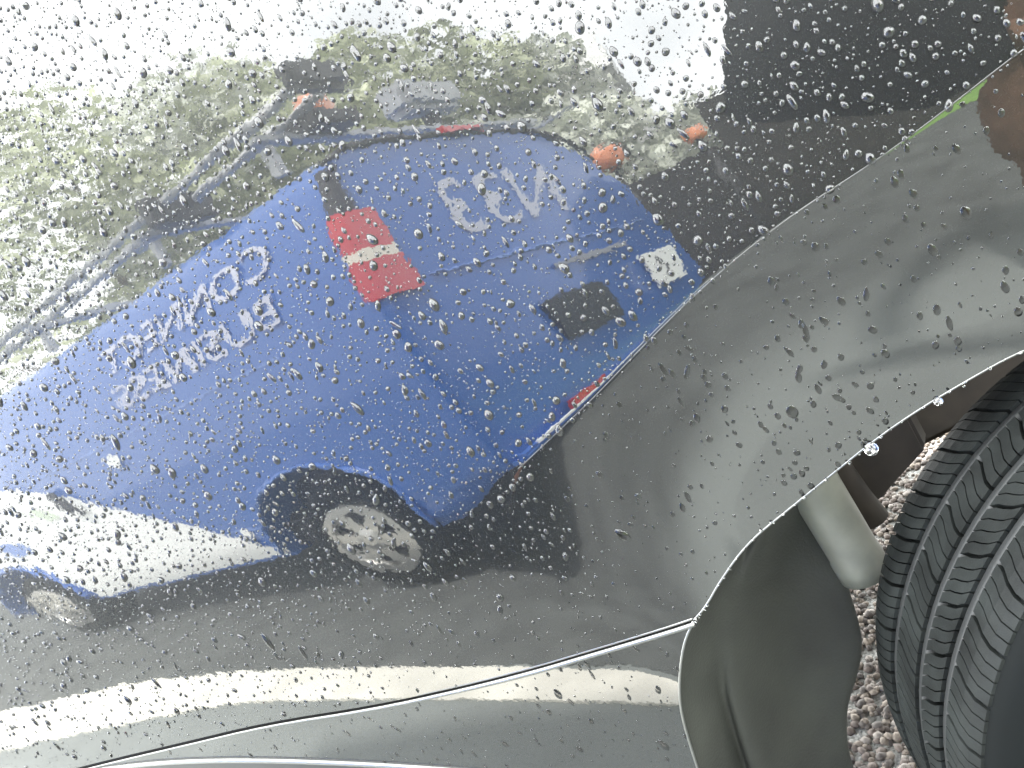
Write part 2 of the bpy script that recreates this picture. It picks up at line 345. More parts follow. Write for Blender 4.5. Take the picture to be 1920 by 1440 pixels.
G = np.stack([smooth_poly(np.array([r[i] for r in rowsL]), 2) for i in range(60)], 0)
cpart('wheel_arch_liner', G.reshape(-1, 3), grid_faces(*G.shape[:2]), M['liner'])
attach(tube('shock_absorber', [(-.0875, .19, .666), (-.0866, .19, .593), (-.0820, .19, .502), (-.0817, .19, .496), (-.0812, .19, .470)], [.031, .030, .0295, .031, .030], M['strut'], n=28))
attach(tube('brake_pipe', [(-.066, .265, .62), (-.0609, .265, .5722), (-.0556, .265, .5293), (-.048, .265, .49)], .019, M['brown_plastic'], n=18))
bm = bmesh.new(); pl = [(-.0835, .5227), (-.0593, .57), (.0408, .62), (.0427, .5354), (-.0293, .4948), (-.0665, .4774)]
a_ = [bm.verts.new((x, .305, z)) for x, z in pl]; b_ = [bm.verts.new((x + .01, .34, z)) for x, z in pl]
bm.faces.new(a_); bm.faces.new(b_[::-1])
for k in range(6): bm.faces.new((a_[k], b_[k], b_[(k + 1) % 6], a_[(k + 1) % 6]))
attach(from_bm('splash_shield', bm, M['brown_plastic'], bevel=.004))
attach(box('inner_wing', (.30, .43, .70), (.62, .02, .37), M['brown_plastic'], bevel=.01, rot=Matrix.Rotation(R(-7), 3, 'Y')))
# wheel, steered outwards
WC = Vector((.233, .0934, .333)); PHI = .2351; CAMB = -.077; WR = .347
AX = Vector((math.sin(PHI) * math.cos(CAMB), -math.cos(PHI) * math.cos(CAMB), math.sin(CAMB)))
E1 = AX.cross(Vector((0, 0, 1))).normalized(); E2 = E1.cross(AX)
if E2.z < 0: E2 = -E2; E1 = -E1
def wp(off, r, th):
    off, r, th = float(off), float(r), float(th); return WC + AX * off + (E1 * math.cos(th) + E2 * math.sin(th)) * r
def lathe(name, prof, m, parent, n=96):
    V = [wp(o, r, 2 * PI * k / n) for k in range(n) for o, r in prof]; q = len(prof)
    F = [(k * q + j, ((k + 1) % n) * q + j, ((k + 1) % n) * q + j + 1, k * q + j + 1) for k in range(n) for j in range(q - 1)]
    o = pyd(name, V, F, m, parent, True); o.matrix_parent_inverse = Matrix.Translation((-.23, -.5, 0)); return o
tyre = lathe('tyre', [(-.07, .21), (-.10, .25), (-.105, .30), (-.095, .325), (-.078, WR - .010), (.0, WR - .0085), (.108, WR - .010), (.124, .325), (.132, .30), (.128, .25), (.10, .21)], M['rubber_dark'], car)
for o_ in (-.0225, .027, .070): lathe('tread_groove', [(o_ - .0056, WR - .012), (o_ - .0046, WR - .0030), (o_ + .0046, WR - .0030), (o_ + .0056, WR - .012)], M['groove'], tyre).matrix_parent_inverse = Matrix()
V, F = [], []
for k in range(150):                                       # road grit caught on the tread
    th = rng.uniform(PI * .55, PI * 1.5); c = wp(rng.uniform(-.08, .11), WR - rng.choice([.0, .0, .003]), th); q = float(rng.uniform(.0006, .0017)); b = len(V)
    V += [c + Vector(d) * q * float(rng.uniform(.6, 1.3)) for d in ((1, 0, 0), (-1, 0, 0), (0, 1, 0), (0, -1, 0), (0, 0, 1), (0, 0, -1))]
    F += [(b + i, b + 2 + j, b + 4 + l) for i in (0, 1) for j in (0, 1) for l in (0, 1)]
gr = pyd('grit', V, F, M['strut'], tyre); gr['kind'] = 'stuff'
rim = lathe('wheel_rim', [(-.08, .213), (-.07, .20), (.06, .19), (.08, .06), (.085, .0)], M['alloy'], car, 48)
ROWS = [(-.086, -.029, .010), (-.016, .021, 0), (.033, .064, 0), (.076, .112, .010)]
NB = 44
def block_mesh(o0, o1, drop, th0, th1, skew, ns=4):
    """one tread block cut by sipes; a curved slab standing on the carcass"""
    V, F = [], []
    cuts = np.linspace(0, 1, ns + 1)
    for c0, c1 in zip(cuts, cuts[1:]):
        a0 = c0 + .03 / ns * 2; a1 = c1 - .03 / ns * 2
        b = len(V); K = 4
        for j in range(K + 1):
            f = j / K; o = o0 + (o1 - o0) * f
            for a in (a0, a1):
                wob = .0012 * math.sin(f * 7 + 0) * (1 if 0 < c0 or a is a1 else 1)
                th = th0 + (th1 - th0) * a + skew * f + wob / WR * 1.2
                edge = drop * (((1 - f) if o0 < 0 else f) ** 3)
                for r in (WR - .0095 - edge * .6, WR - edge): V.append(wp(o, r, th))
        for j in range(K):
            q = b + 4 * j
            F += [(q + 1, q + 3, q + 7, q + 5), (q, q + 1, q + 5, q + 4), (q + 3, q + 2, q + 6, q + 7)]
        F += [(b, b + 2, b + 3, b + 1), (b + 4 * K, b + 4 * K + 1, b + 4 * K + 3, b + 4 * K + 2)]
    return V, F
for ri, (o0, o1, dr) in enumerate(ROWS):
    for k in range(NB):
        d = 2 * PI / NB; ph = (.37 * ri) % 1
        V, F = block_mesh(o0, o1, dr, (k + ph) * d + .0035, (k + 1 + ph) * d - .0035, (.05, -.05, .05, -.05, .05)[ri])
        pyd('tread_block', V, F, M['rubber'], tyre)

# ---------------------------------------------------------------- the blue van
YAW = 0.384066
van = tag(empty('blue_van', (-.87838, -1.24013, 0)), 'blue panel van with a white sweep and pale lettering, reflected in the wet grey panel', 'van')
VM = Matrix(((-math.cos(YAW), math.sin(YAW), 0), (-math.sin(YAW), -math.cos(YAW), 0), (0, 0, 1)))
van.rotation_euler = VM.to_euler()
VW = 1.72
def ytum(z):                                              # how far the side leans in
    return np.interp(z, [.0, .30, .42, 1.15, 1.45, 1.70, 1.9], [.06, .03, .0, .0, .035, .10, .16])
def htop(x): return np.interp(x, [.0, 2.45, 2.8, 3.45, 3.8, 4.1, 4.22], [1.79, 1.80, 1.70, 1.12, 1.06, .95, .75])
def yfar(z): return np.interp(z, [.0, .30, .42, 1.0, 1.23, 1.45, 1.6, 1.70, 1.9], [.06, .03, .0, .02, .08, .17, .27, .38, .5])
def van_body():
    xs = [.04, .05, .07, .12, .5, 1, 1.5, 2, 2.45, 2.65, 2.8, 3.0, 3.2, 3.45, 3.6, 3.8, 4.0, 4.1, 4.18, 4.22]
    ins = dict(zip(xs[:4], (.03, .015, .005, 0)))
    nose = dict(zip(xs[-4:], (.02, .06, .12, .22)))
    zl = np.array([.30, .36, .5, .7, .9, 1.15, 1.3, 1.45, 1.6, 1.68, 1.735, 1.77])
    bm = bmesh.new(); rings = []
    for x in xs:
        i = ins.get(x, 0) + nose.get(x, 0); H = htop(x); zz = np.maximum(.30 + (zl - .30) * (H - .33) / (1.77 - .30), (.40 + .01 * np.arange(12)) if x < .3 else 0)
        near = [(x, float(ytum(a)) + i + (.05 if k == 11 else .012 if k == 10 else 0), b) for k, (a, b) in enumerate(zip(zl, zz))]
        top = [(x, .30, H), (x, VW / 2, H + .02), (x, VW - .62, H - .005)]
        far = [(x, VW - y - float(yfar(a) - ytum(a)), z) for (_, y, z), a in zip(near[::-1], zl[::-1])]
        rings.append([bm.verts.new(p) for p in near + top + far])
    n = len(rings[0])
    for a, b in zip(rings, rings[1:]):
        for k in range(n): bm.faces.new((a[k], a[(k + 1) % n], b[(k + 1) % n], b[k]))
    bm.faces.new(rings[0]); bm.faces.new(rings[-1][::-1])
    bmesh.ops.recalc_face_normals(bm, faces=bm.faces[:])
    me = bpy.data.meshes.new('body'); bm.to_mesh(me); bm.free()
    o = link('body', me, M['blue'])
    cut = bmesh.new()
    for x in (.83, 3.45):
        bmesh.ops.create_cone(cut, cap_ends=True, segments=48, radius1=1, radius2=1, depth=VW + 1, matrix=Matrix.Translation((x, VW / 2, .335)) @ Matrix.Diagonal((.44, 1, .40, 1)) @ Matrix.Rotation(PI / 2, 4, 'X'))
    bmesh.ops.recalc_face_normals(cut, faces=cut.faces[:])
    cm = bpy.data.meshes.new('cut'); cut.to_mesh(cm); cut.free(); co = bpy.data.objects.new('cut', cm); COL.objects.link(co)
    mod = o.modifiers.new('b', 'BOOLEAN'); mod.object = co; mod.operation = 'DIFFERENCE'; mod.solver = 'EXACT'
    dg = bpy.context.evaluated_depsgraph_get(); me2 = bpy.data.meshes.new_from_object(o.evaluated_get(dg))
    o.modifiers.clear(); o.data = me2; me2.materials.clear(); me2.materials.append(M['blue']); bpy.data.objects.remove(co)
    me2.polygons.foreach_set('use_smooth', [True] * len(me2.polygons)); me2.set_sharp_from_angle(angle=R(35))
    o.parent = van
van_body()
box('underbody', (2.1, VW / 2, .40), (3.6, VW - .16, .18), M['black'], van, .02)
for x in (.78, 3.42):
    for s, y in ((1, .30), (-1, VW - .30)): box('wheel_well', (x, y, .50), (.90, .28, .40), M['black'], van, .05)
def disc_ring(bm, c, prof, n=40):
    L = [[bm.verts.new((c[0] + r * math.cos(2 * PI * k / n), c[1] + y, c[2] + r * math.sin(2 * PI * k / n))) for k in range(n)] for r, y in prof]
    for a, b in zip(L, L[1:]):
        for k in range(n): bm.faces.new((a[k], a[(k + 1) % n], b[(k + 1) % n], b[k]))
for x in (.77, 3.43):
    for s, y in ((1, .01), (-1, VW - .01)):
        c = (x, y, .315); bm = bmesh.new(); disc_ring(bm, c, [(.19, .06 * s), (.20, .0), (.27, -.005 * s), (.305, .02 * s), (.312, .08 * s), (.30, .20 * s)])
        wo = from_bm('wheel', bm, M['rubber_dark'], van, smooth=True)
        bm = bmesh.new(); disc_ring(bm, c, [(.200, .0), (.188, -.012 * s), (.165, -.006 * s), (.155, .03 * s), (.15, .05 * s), (.0, .05 * s)]); from_bm('rim_barrel', bm, M['black'], wo)
        bm = bmesh.new(); disc_ring(bm, c, [(.203, .004 * s), (.200, -.012 * s), (.158, -.014 * s), (.150, .01 * s)]); disc_ring(bm, c, [(.065, .02 * s), (.060, -.008 * s), (.03, -.016 * s), (.0, -.016 * s)])
        for k in range(6):
            a = 2 * PI * k / 6 + .2; m3 = Matrix.Rotation(-a, 3, 'Y')
            add_box(bm, Vector(c) + m3 @ Vector((.105, .004 * s, 0)), (.11, .02, .062), m3)
        from_bm('hubcap', bm, M['alloy'], wo)
def side_patch(name, cols, m, off=.004, nz=8, parent=van):
    """thin sheet that follows the near flank; cols = (x, z bottom, z top)"""
    V = [(x, float(ytum(z)) - off, z) for x, a, b in cols for z in np.linspace(a, b, nz)]
    return pyd(name, V, grid_faces(len(cols), nz), m, parent, True)
xs = np.linspace(1.27, 3.95, 70)
cols = []
for x in xs:
    t = float(np.interp(x, [1.25, 1.5, 1.82, 2.33, 2.68, 3.2, 3.95], [.345, .54, .755, 1.09, 1.24, 1.30, 1.22])); b = .325
    d = (.44 ** 2 - ((x - 3.46) * .40 / .47) ** 2)
    if d > 0: b = max(b, .335 + math.sqrt(d))
    if t > b: cols.append((x, b, min(t, float(htop(x)) - .12)))
side_patch('white_sweep', cols, M['white_vinyl'])
def ell(name, x, z, a, b, rot, m, off=.008):
    V = [(x, float(ytum(z)) - off, z)]
    for k in range(24):
        t = 2 * PI * k / 24; dx, dz = a * math.cos(t), b * math.sin(t); X, Z = x + dx * math.cos(rot) - dz * math.sin(rot), z + dx * math.sin(rot) + dz * math.cos(rot)
        V.append((X, float(ytum(Z)) - off, Z))
    return pyd(name, V, [(0, 1 + k, 1 + (k + 1) % 24) for k in range(24)], m, van)
ell('door_badge', 3.12, .86, .17, .06, .2, M['crease_blue']); ell('door_badge', 2.55, 1.0, .12, .03, .5, mat('pale_green_mark', (.62, .70, .55), .5)); ell('sticker', 1.71, 1.10, .05, .045, 0, M['white_vinyl'])
tube('door_handle', [(2.33, -.012, 1.09), (2.28, -.03, 1.0), (2.22, -.012, .91)], .022, M['black'], van)
ell('fuel_flap_mark', 1.36, .50, .04, .03, 0, M['white_vinyl'])
side_patch('waist_crease', [(x, 1.178 + .012 * (x - .6), 1.188 + .012 * (x - .6)) for x in np.linspace(.5, 2.5, 12)], M['crease_blue'], .003, 2)
side_patch('sill_crease', [(x, .50 + .1 * (x - 1.2), .512 + .1 * (x - 1.2)) for x in np.linspace(1.2, 1.45, 4)], M['crease_blue'], .003, 2)
def arch_lip(x):
    pts = [(x + .445 * math.cos(a), -.004, .335 + .405 * math.sin(a)) for a in np.linspace(.02, PI - .02, 30)]
    tube('arch_lip', pts, .012, M['blue'], van, 8)
arch_lip(.83); arch_lip(3.45)
pts = [(.0, 0, 0)]
# rear door edge, lamps, rear face
XR = .04
def rear_rect(name, y0, y1, z0, z1, m, off=.006, th=.008, parent=van, tilt=0):
    return box(name, (XR - off, (y0 + y1) / 2, (z0 + z1) / 2), (th, abs(y1 - y0), abs(z1 - z0)), m, parent, .002, Matrix.Rotation(tilt, 3, 'X'))
tube('door_edge', [(XR + .012, .03 + float(ytum(z)), z) for z in (.55, .8, 1.0, 1.18)], .006, M['crease_blue'], van, 6)
def lamp(name, z0, z1, m, yin=.19, xs=.075):
    V = []; zs = np.linspace(z0, z1, 5)
    for z in zs:
        y = float(ytum(z)); V += [(xs, y - .010, z), (XR + .02, y - .006, z), (XR - .002, y + .012, z), (XR - .014, y + .04, z), (XR - .014, yin, z)]
    return pyd(name, V, grid_faces(5, 5), m, van, True)
l1 = lamp('tail_lamp', 1.375, 1.525, M['red_lens']); l2 = lamp('tail_lamp', 1.195, 1.335, M['red_lens']); lamp('reversing_lamp', 1.335, 1.375, M['clear_lens'])
lamp('lamp_column', 1.527, 1.70, M['black'], .13, .07)
tube('roof_seal', [(XR - .004, y, z) for y, z in ((.10, 1.715), (.22, 1.775), (.4, 1.795), (.86, 1.80), (1.1, 1.79), (1.25, 1.755), (1.36, 1.70), (1.46, 1.58))], .012, M['black'], van, 8)
rear_rect('brake_lamp', .66, .86, 1.795, 1.825, M['red_lens'], .02, .03)
tube('tailgate_crease', [(XR - .002, y, 1.225 - .03 * (y - .3)) for y in np.linspace(.25, 1.5, 6)], .006, M['crease_blue'], van, 6)
rear_rect('door_strip', .78, 1.28, 1.09, 1.115, mat('grey_strip', (.30, .31, .36), .5))
rear_rect('dark_plate', .60, .96, .79, .98, M['black'], .012, .02)
pl = rear_rect('notice_plate', 1.29, 1.55, .83, 1.02, M['white_vinyl'], .010, .01)
for y, z in ((1.40, .955), (1.42, .90)): rear_rect('dash_mark', y - .035, y + .035, z - .006, z + .006, M['black'], .018, .004, pl, .9)
box('bumper', (.01, VW / 2, .44), (.12, VW - .06, .11), M['blue'], van, .03)
box('bumper_step', (-.052, VW / 2 + .02, .505), (.03, VW - .20, .04), M['white_vinyl'], van, .004)  # white colour stands in for sky reflected on the bumper's top pad
rear_rect('fog_lamp', .40, .62, .51, .575, M['red_lens'], .03, .03); rear_rect('mud_flap', -.0, .12, .31, .41, M['black'], -.01, .02); rear_rect('tow_reflector', .0, .1, .32, .35, mat('dull_reflector', (.16, .07, .04), .5), .02, .02)
def text_part(name, body, size, fn, m):
    cu = bpy.data.curves.new(name, 'FONT'); cu.body = body; cu.size = size; cu.extrude = 0; cu.resolution_u = 4; cu.offset = size * .006
    t = bpy.data.objects.new(name, cu); COL.objects.link(t); dg = bpy.context.evaluated_depsgraph_get()
    me = bpy.data.meshes.new_from_object(t.evaluated_get(dg)); bpy.data.objects.remove(t)
    co = np.array([v.co[:] for v in me.vertices]); x0, x1 = co[:, 0].min(), co[:, 0].max(); y0, y1 = co[:, 1].min(), co[:, 1].max()
    for v in me.vertices: v.co = fn((v.co.x - x0) / (x1 - x0), (v.co.y - y0) / (y1 - y0))
    return link(name, me, m, van)
def on_side(xa, xb, za, zb, ra=0.):
    def f(u, v):
        z = za + (zb - za) * v + ra * u; return (xa + (xb - xa) * u, float(ytum(z)) - .006, z)
    return f
text_part('lettering', 'CONNECT', .2, on_side(.34, 1.44, 1.475, 1.605), M['letter'])
text_part('lettering', 'BUSINESS', .2, on_side(.40, 1.44, 1.285, 1.405, .015), M['letter'])
text_part('rear_lettering', 'N33', .3, lambda u, v: (XR - .004, 1.10 - .62 * u, 1.34 + .26 * v), M['letter'])
# roof rack, beacons, tubes
rack = box('roof_rack', (1.3, .16, 1.93), (2.6, .03, .03), M['galv'], van, .006)
bm = bmesh.new()
for y in (VW - .17,): add_box(bm, (1.3, y, 1.90), (2.6, .02, .02))
for x in (.25, .95, 1.9):
    add_box(bm, (x, VW / 2, 1.955), (.05, VW - .24, .03))
    for y in (.17, VW - .17): add_box(bm, (x, y, 1.86), (.04, .03, .13))
bpy.data.objects.remove(rack); rack = from_bm('roof_rack', bm, M['galv'], van, bevel=.004)
tb = tag(empty('conduit_tube'), 'pair of grey conduit tubes with dark end caps strapped along the van roof rack', 'tubes')
tb.location = van.location; tb.rotation_euler = van.rotation_euler
tube('tube', [(.06, .20, 2.06), (2.7, .20, 2.04)], .022, M['galv'], tb, 14); tube('tube', [(.10, .32, 2.05), (2.7, .32, 2.04)], .022, M['galv'], tb, 14)
box('end_cap', (.03, .26, 2.08), (.09, .24, .13), M['black'], tb, .03); box('clamp', (.86, .26, 2.02), (.07, .26, .14), M['black'], tb, .01)
def beacon(x, y, z):
    bm = bmesh.new(); disc = [(.0, .12), (.04, .105), (.060, .085), (.066, .04), (.066, .0)]
    n = 24; Ls = [[bm.verts.new((x + r * math.cos(2 * PI * k / n), y + r * math.sin(2 * PI * k / n), z + h)) for k in range(n)] for r, h in disc[1:]]
    for a, b in zip(Ls, Ls[1:]):
        for k in range(n): bm.faces.new((a[k], a[(k + 1) % n], b[(k + 1) % n], b[k]))
    bm.faces.new(Ls[0]); o = from_bm('beacon', bm, M['amber'], van, smooth=True)
    box('beacon_base', (x, y, z - .03), (.18, .18, .07), M['black'], van, .01)
beacon(.22, .40, 2.02); #B2
box('light_bar', (.35, 1.12, 2.20), (.16, .34, .16), M['galv'], van, .03); box('light_bar_leg', (.35, 1.12, 2.03), (.06, .06, .16), M['black'], van, .01)

# ---------------------------------------------------------------- beyond the van
def leaf_tree(x, y, h, rad, trunk_h, kind, label, n=2600, seed=0):
    g = np.random.default_rng(seed)
    t = tag(empty('leafy_tree', (x, y, 0)), label, 'tree', 'leafy trees behind the van')
    bm = bmesh.new(); add_tube(bm, [(0, 0, 0), (.05, .02, trunk_h * .5), (.0, .05, trunk_h), (.05, .0, h * .8)], [.20, .16, .13, .04], 8)
    for k in range(6):
        a = g.uniform(0, 2 * PI); r = rad * g.uniform(.5, .8); z = trunk_h * g.uniform(.8, 1.3)
        add_tube(bm, [(0, 0, z), (r * .5 * math.cos(a), r * .5 * math.sin(a), z + .6), (r * math.cos(a), r * math.sin(a), z + g.uniform(.9, 2))], [.08, .05, .02], 6)
    from_bm('trunk', bm, M['bark'], t, smooth=True)
    cl = []
    for k in range(16):
        d = g.normal(size=3); d /= np.linalg.norm(d); q = g.uniform(.35, .95)
        cl.append((d * q * np.array([rad, rad, (h - trunk_h) * .5]) + (0, 0, trunk_h + (h - trunk_h) * .5), g.uniform(.35, .6) * rad))
    V, F = [], []
    for k in range(n):
        c, r = cl[g.integers(len(cl))]; d = g.normal(size=3); d /= np.linalg.norm(d); p = c + d * r * g.uniform(.5, 1.) * (1, 1, .8)
        s = g.uniform(.08, .17); u = g.normal(size=3); u /= np.linalg.norm(u); v = np.cross(u, g.normal(size=3)); v /= np.linalg.norm(v)
        b = len(V); V += [p - u * s, p + v * s * .5, p + u * s, p - v * s * .5]; F.append((b, b + 1, b + 2, b + 3))
    pyd('crown', V, F, M[kind], t)
TR = [(-8.9, -11.5, 10.2, 3.2, 2.2, 'leaf', 'olive green broad tree farthest along the van nose'), (-6.6, -13.5, 10.6, 3.2, 2.4, 'leaf2', 'pale green loose tree behind the van roof rack'),
      (-5.0, -11.5, 8.7, 2.4, 2, 'leaf', 'olive green rounded tree behind the conduit tubes'), (-3.4, -12.0, 8.9, 2.2, 2, 'leaf', 'dense olive tree behind the van beacon'),
      (-2.2, -13.5, 8.0, 1.9, 1.8, 'leaf2', 'pale green slim tree beside the white house'), (-.9, -12.0, 5.0, 1.6, 1.2, 'leaf2', 'small pale tree near the dark fence')]
for i, a in enumerate(TR): leaf_tree(*a, n=6500 if a[2] > 6 else 3000, seed=i + 3)
hs = tag(empty('white_house', (-2.0, -18.0, 0)), 'white rendered house with grey roof behind the trees', 'house')
box('wall', (0, 0, 3.2), (3.0, 5, 6.4), M['wall_white'], hs, .02)
bm = bmesh.new(); V = [bm.verts.new(p) for p in ((-1.7, -2.8, 6.3), (1.7, -2.8, 6.3), (1.7, 2.8, 6.3), (-1.7, 2.8, 6.3), (-1.7, 0, 8.4), (1.7, 0, 8.4))]
for f in ((0, 1, 5, 4), (2, 3, 4, 5), (0, 4, 3), (1, 2, 5), (0, 3, 2, 1)): bm.faces.new([V[k] for k in f])
from_bm('roof', bm, M['roof_grey'], hs)
for x in (-.75, .75):
    f = box('window', (x, 2.52, 4.6), (.9, .08, 1.2), M['white_vinyl'], hs, .01); box('pane', (x, 2.565, 4.6), (.74, .02, 1.04), M['iris'], f, 0)
fc = tag(empty('board_fence', (2.2, -8.6, 0)), 'dark brown upright board fence beyond the photographer', 'fence')
brd = bpy.data.meshes.new('board'); bm = bmesh.new(); add_box(bm, (0, 0, 1.13), (.214, .03, 2.26)); bmesh.ops.bevel(bm, geom=bm.edges[:], offset=.008, segments=1, affect='EDGES'); bm.to_mesh(brd); bm.free(); brd.materials.append(M['brownwood'])
for k in range(-4, 30):
    o = bpy.data.objects.new('board', brd); COL.objects.link(o); o.parent = fc; o.location = (-2.7 + .205 * k, 0, rng.uniform(-.03, .02)); o.scale.z = 1.0 if k < 4 else 1.32
for k in range(4): box('post', (-2.6 + 2.0 * k, -.07, 1.0), (.1, .1, 2.02), M['brownwood'], fc, .008)
for z in (.45, 1.8): box('rail', (.3, -.04, z), (6.2, .05, .09), M['brownwood'], fc, .004)
def hazard(x, y, zt, r, label):
    hz = tag(empty('hazard_light', (x, y, 0)), label, 'light', 'hazard lights by the fence')
    tube('post', [(0, 0, 0), (0, 0, zt)], .016, M['black'], hz); tube('lamp', [(0, 0, zt - r), (0, 0, zt - .7 * r), (0, 0, zt + .7 * r), (0, 0, zt + r)], [.6 * r, r, r, .6 * r], M['amber'], hz, 18)
hazard(-.52, -4.97, 2.02, .10, 'larger orange hazard light on a post near the van tail')
hazard(.03, -4.99, 1.90, .065, 'smaller orange hazard light on a thin post by the fence')

# ---------------------------------------------------------------- photographer holding a dark phone, built oversized
handset = tag(empty('tablet'), 'dark tablet in a rounded case held up facing the car', 'tablet')
handset.matrix_world = Matrix.Translation(CAM) @ ROT.to_4x4()
bm = bmesh.new(); TX0, TX1, TY0, TY1, RR = -.026, .46, .118, .47, .035; ol = []
for cx, cy, a0 in ((TX1 - RR, TY0 + RR, -PI / 2), (TX1 - RR, TY1 - RR, 0), (TX0 + RR, TY1 - RR, PI / 2), (TX0 + RR, TY0 + RR, PI)):
    ol += [(cx + RR * math.cos(a0 + t), cy + RR * math.sin(a0 + t)) for t in np.linspace(0, PI / 2, 8)]
a = [bm.verts.new((x, y, .006)) for x, y in ol]; b = [bm.verts.new((x, y, .022)) for x, y in ol]
bm.faces.new(a[::-1]); bm.faces.new(b)
for k in range(len(ol)): bm.faces.new((a[k], a[(k + 1) % len(ol)], b[(k + 1) % len(ol)], b[k]))
from_bm('case', bm, M['tablet'], handset)
bm = bmesh.new(); bmesh.ops.create_cone(bm, cap_ends=True, segments=24, radius1=.016, radius2=.014, depth=.004, matrix=Matrix.Translation((.02, .18, .0045))); from_bm('lens', bm, M['iris'], handset)
def cl(x, y, z): return CAM + ROT @ Vector((x, y, z))     # a point beside the phone
def skin(name, chains, m, parent, sub=2, root=0):
    V, E, Rr = [], [], []; ids = {}
    for ch in chains:
        prev = None
        for p, r in ch:
            k = tuple(round(c, 4) for c in p)
            if k not in ids: ids[k] = len(V); V.append(k); Rr.append(r)
            if prev is not None and prev != ids[k]: E.append((prev, ids[k]))
            prev = ids[k]
    me = bpy.data.meshes.new(name); me.from_pydata(V, E, []); o = bpy.data.objects.new(name, me); COL.objects.link(o)
    md = o.modifiers.new('s', 'SKIN'); md.use_smooth_shade = True
    for i, r in enumerate(Rr):
        rr = r if isinstance(r, tuple) else (r, r)
        me.skin_vertices[0].data[i].radius = rr; me.skin_vertices[0].data[i].use_root = (i == root)
    o.modifiers.new('d', 'SUBSURF').levels = sub; o.modifiers['d'].render_levels = sub
    dg = bpy.context.evaluated_depsgraph_get(); me2 = bpy.data.meshes.new_from_object(o.evaluated_get(dg)); bpy.data.objects.remove(o)
    me2.polygons.foreach_set('use_smooth', [True] * len(me2.polygons))
    return link(name, me2, m, parent)
per = tag(empty('person', (.74, -1.15, 0)), 'person in a long brown coat holding up the dark tablet', 'person')
BX, BY = .74, -1.15
def pp(x, y, z): return (x - BX, y - BY, z)
hL = cl(.08, .24, .06); hR = cl(.38, .25, .06)
hip = (0, -.02, .93)
def arm(sx, hand):
    sh = (sx * .19, -.02, 1.42); h = Vector(pp(*hand)); el = (Vector(sh) * .5 + h * .5) + Vector((sx * .10, -.05, -.16)); wr = h + (el - h).normalized() * .05
    return [((0, -.03, 1.36), (.13, .11)), (sh, .075), (tuple(el), .052), (tuple(wr), .042)]
coat = [[(hip, (.165, .12)), ((0, -.03, 1.12), (.155, .11)), ((0, -.03, 1.36), (.13, .11)), ((0, -.01, 1.50), .055)], [(hip, (.165, .12)), ((0, -.02, .72), (.19, .15)), ((0, -.02, .34), (.22, .17))], arm(-1, hL), arm(1, hR)]
skin('coat', coat, M['coat'], per)
legs = [[((0, -.02, .86), (.14, .11)), ((s * .10, -.01, .80), .09), ((s * .12, .01, .48), .062), ((s * .13, -.02, .10), .045)] for s in (-1, 1)]
skin('trousers', legs, M['trousers'], per)
for s in (-1, 1): skin('boot', [[((s * .13, -.05, .05), .045), ((s * .14, .06, .045), .045), ((s * .15, .15, .035), .032)]], M['trousers'], per)
skin('head', [[((0, -.01, 1.48), .05), ((0, .0, 1.56), .052), ((0, .015, 1.62), (.068, .078)), ((0, .01, 1.69), (.074, .09)), ((0, -.005, 1.75), (.05, .06))], [((0, .015, 1.62), (.068, .078)), ((0, .105, 1.625), .014)]], M['skin'], per)
skin('hair', [[((0, -.03, 1.66), (.074, .07)), ((0, -.015, 1.73), (.078, .088)), ((0, .0, 1.775), .05)]], M['hair'], per)
for s in (-1, 1):
    bm = bmesh.new(); bmesh.ops.create_uvsphere(bm, u_segments=10, v_segments=8, radius=.011, matrix=Matrix.Translation((s * .03, .098, 1.665))); from_bm('eye', bm, M['iris'], per, smooth=True)
box('mouth', (0, .096, 1.585), (.045, .012, .008), mat('lips', (.4, .16, .13), .5), per, .003)
for s, hp in ((-1, hL), (1, hR)):
    h = Vector(pp(*hp)); up = (ROT @ Vector((0, 1, 0))); rt = (ROT @ Vector((1, 0, 0))); fw = ROT @ Vector((0, 0, -1))
    palm = [[(tuple(h), .030), (tuple(h + up * .05), .036), (tuple(h + up * .075), .030)]]
    for k in range(4):
        b = h + up * .06 + rt * (.020 * (k - 1.5)); ln = (.060, .072, .068, .052)[k]
        palm.append([(tuple(h + up * .05), .036), (tuple(b + up * .02), .0095), (tuple(b + up * (.02 + ln * .5) - fw * .004), .009), (tuple(b + up * (.02 + ln) + fw * .004), .0075)])
    palm.append([(tuple(h), .030), (tuple(h - rt * .035 * s + up * .02 + fw * .02), .011), (tuple(h - rt * .04 * s + up * .06 + fw * .034), .0095)])
    skin('hand', palm, M['skin'], per, 1)

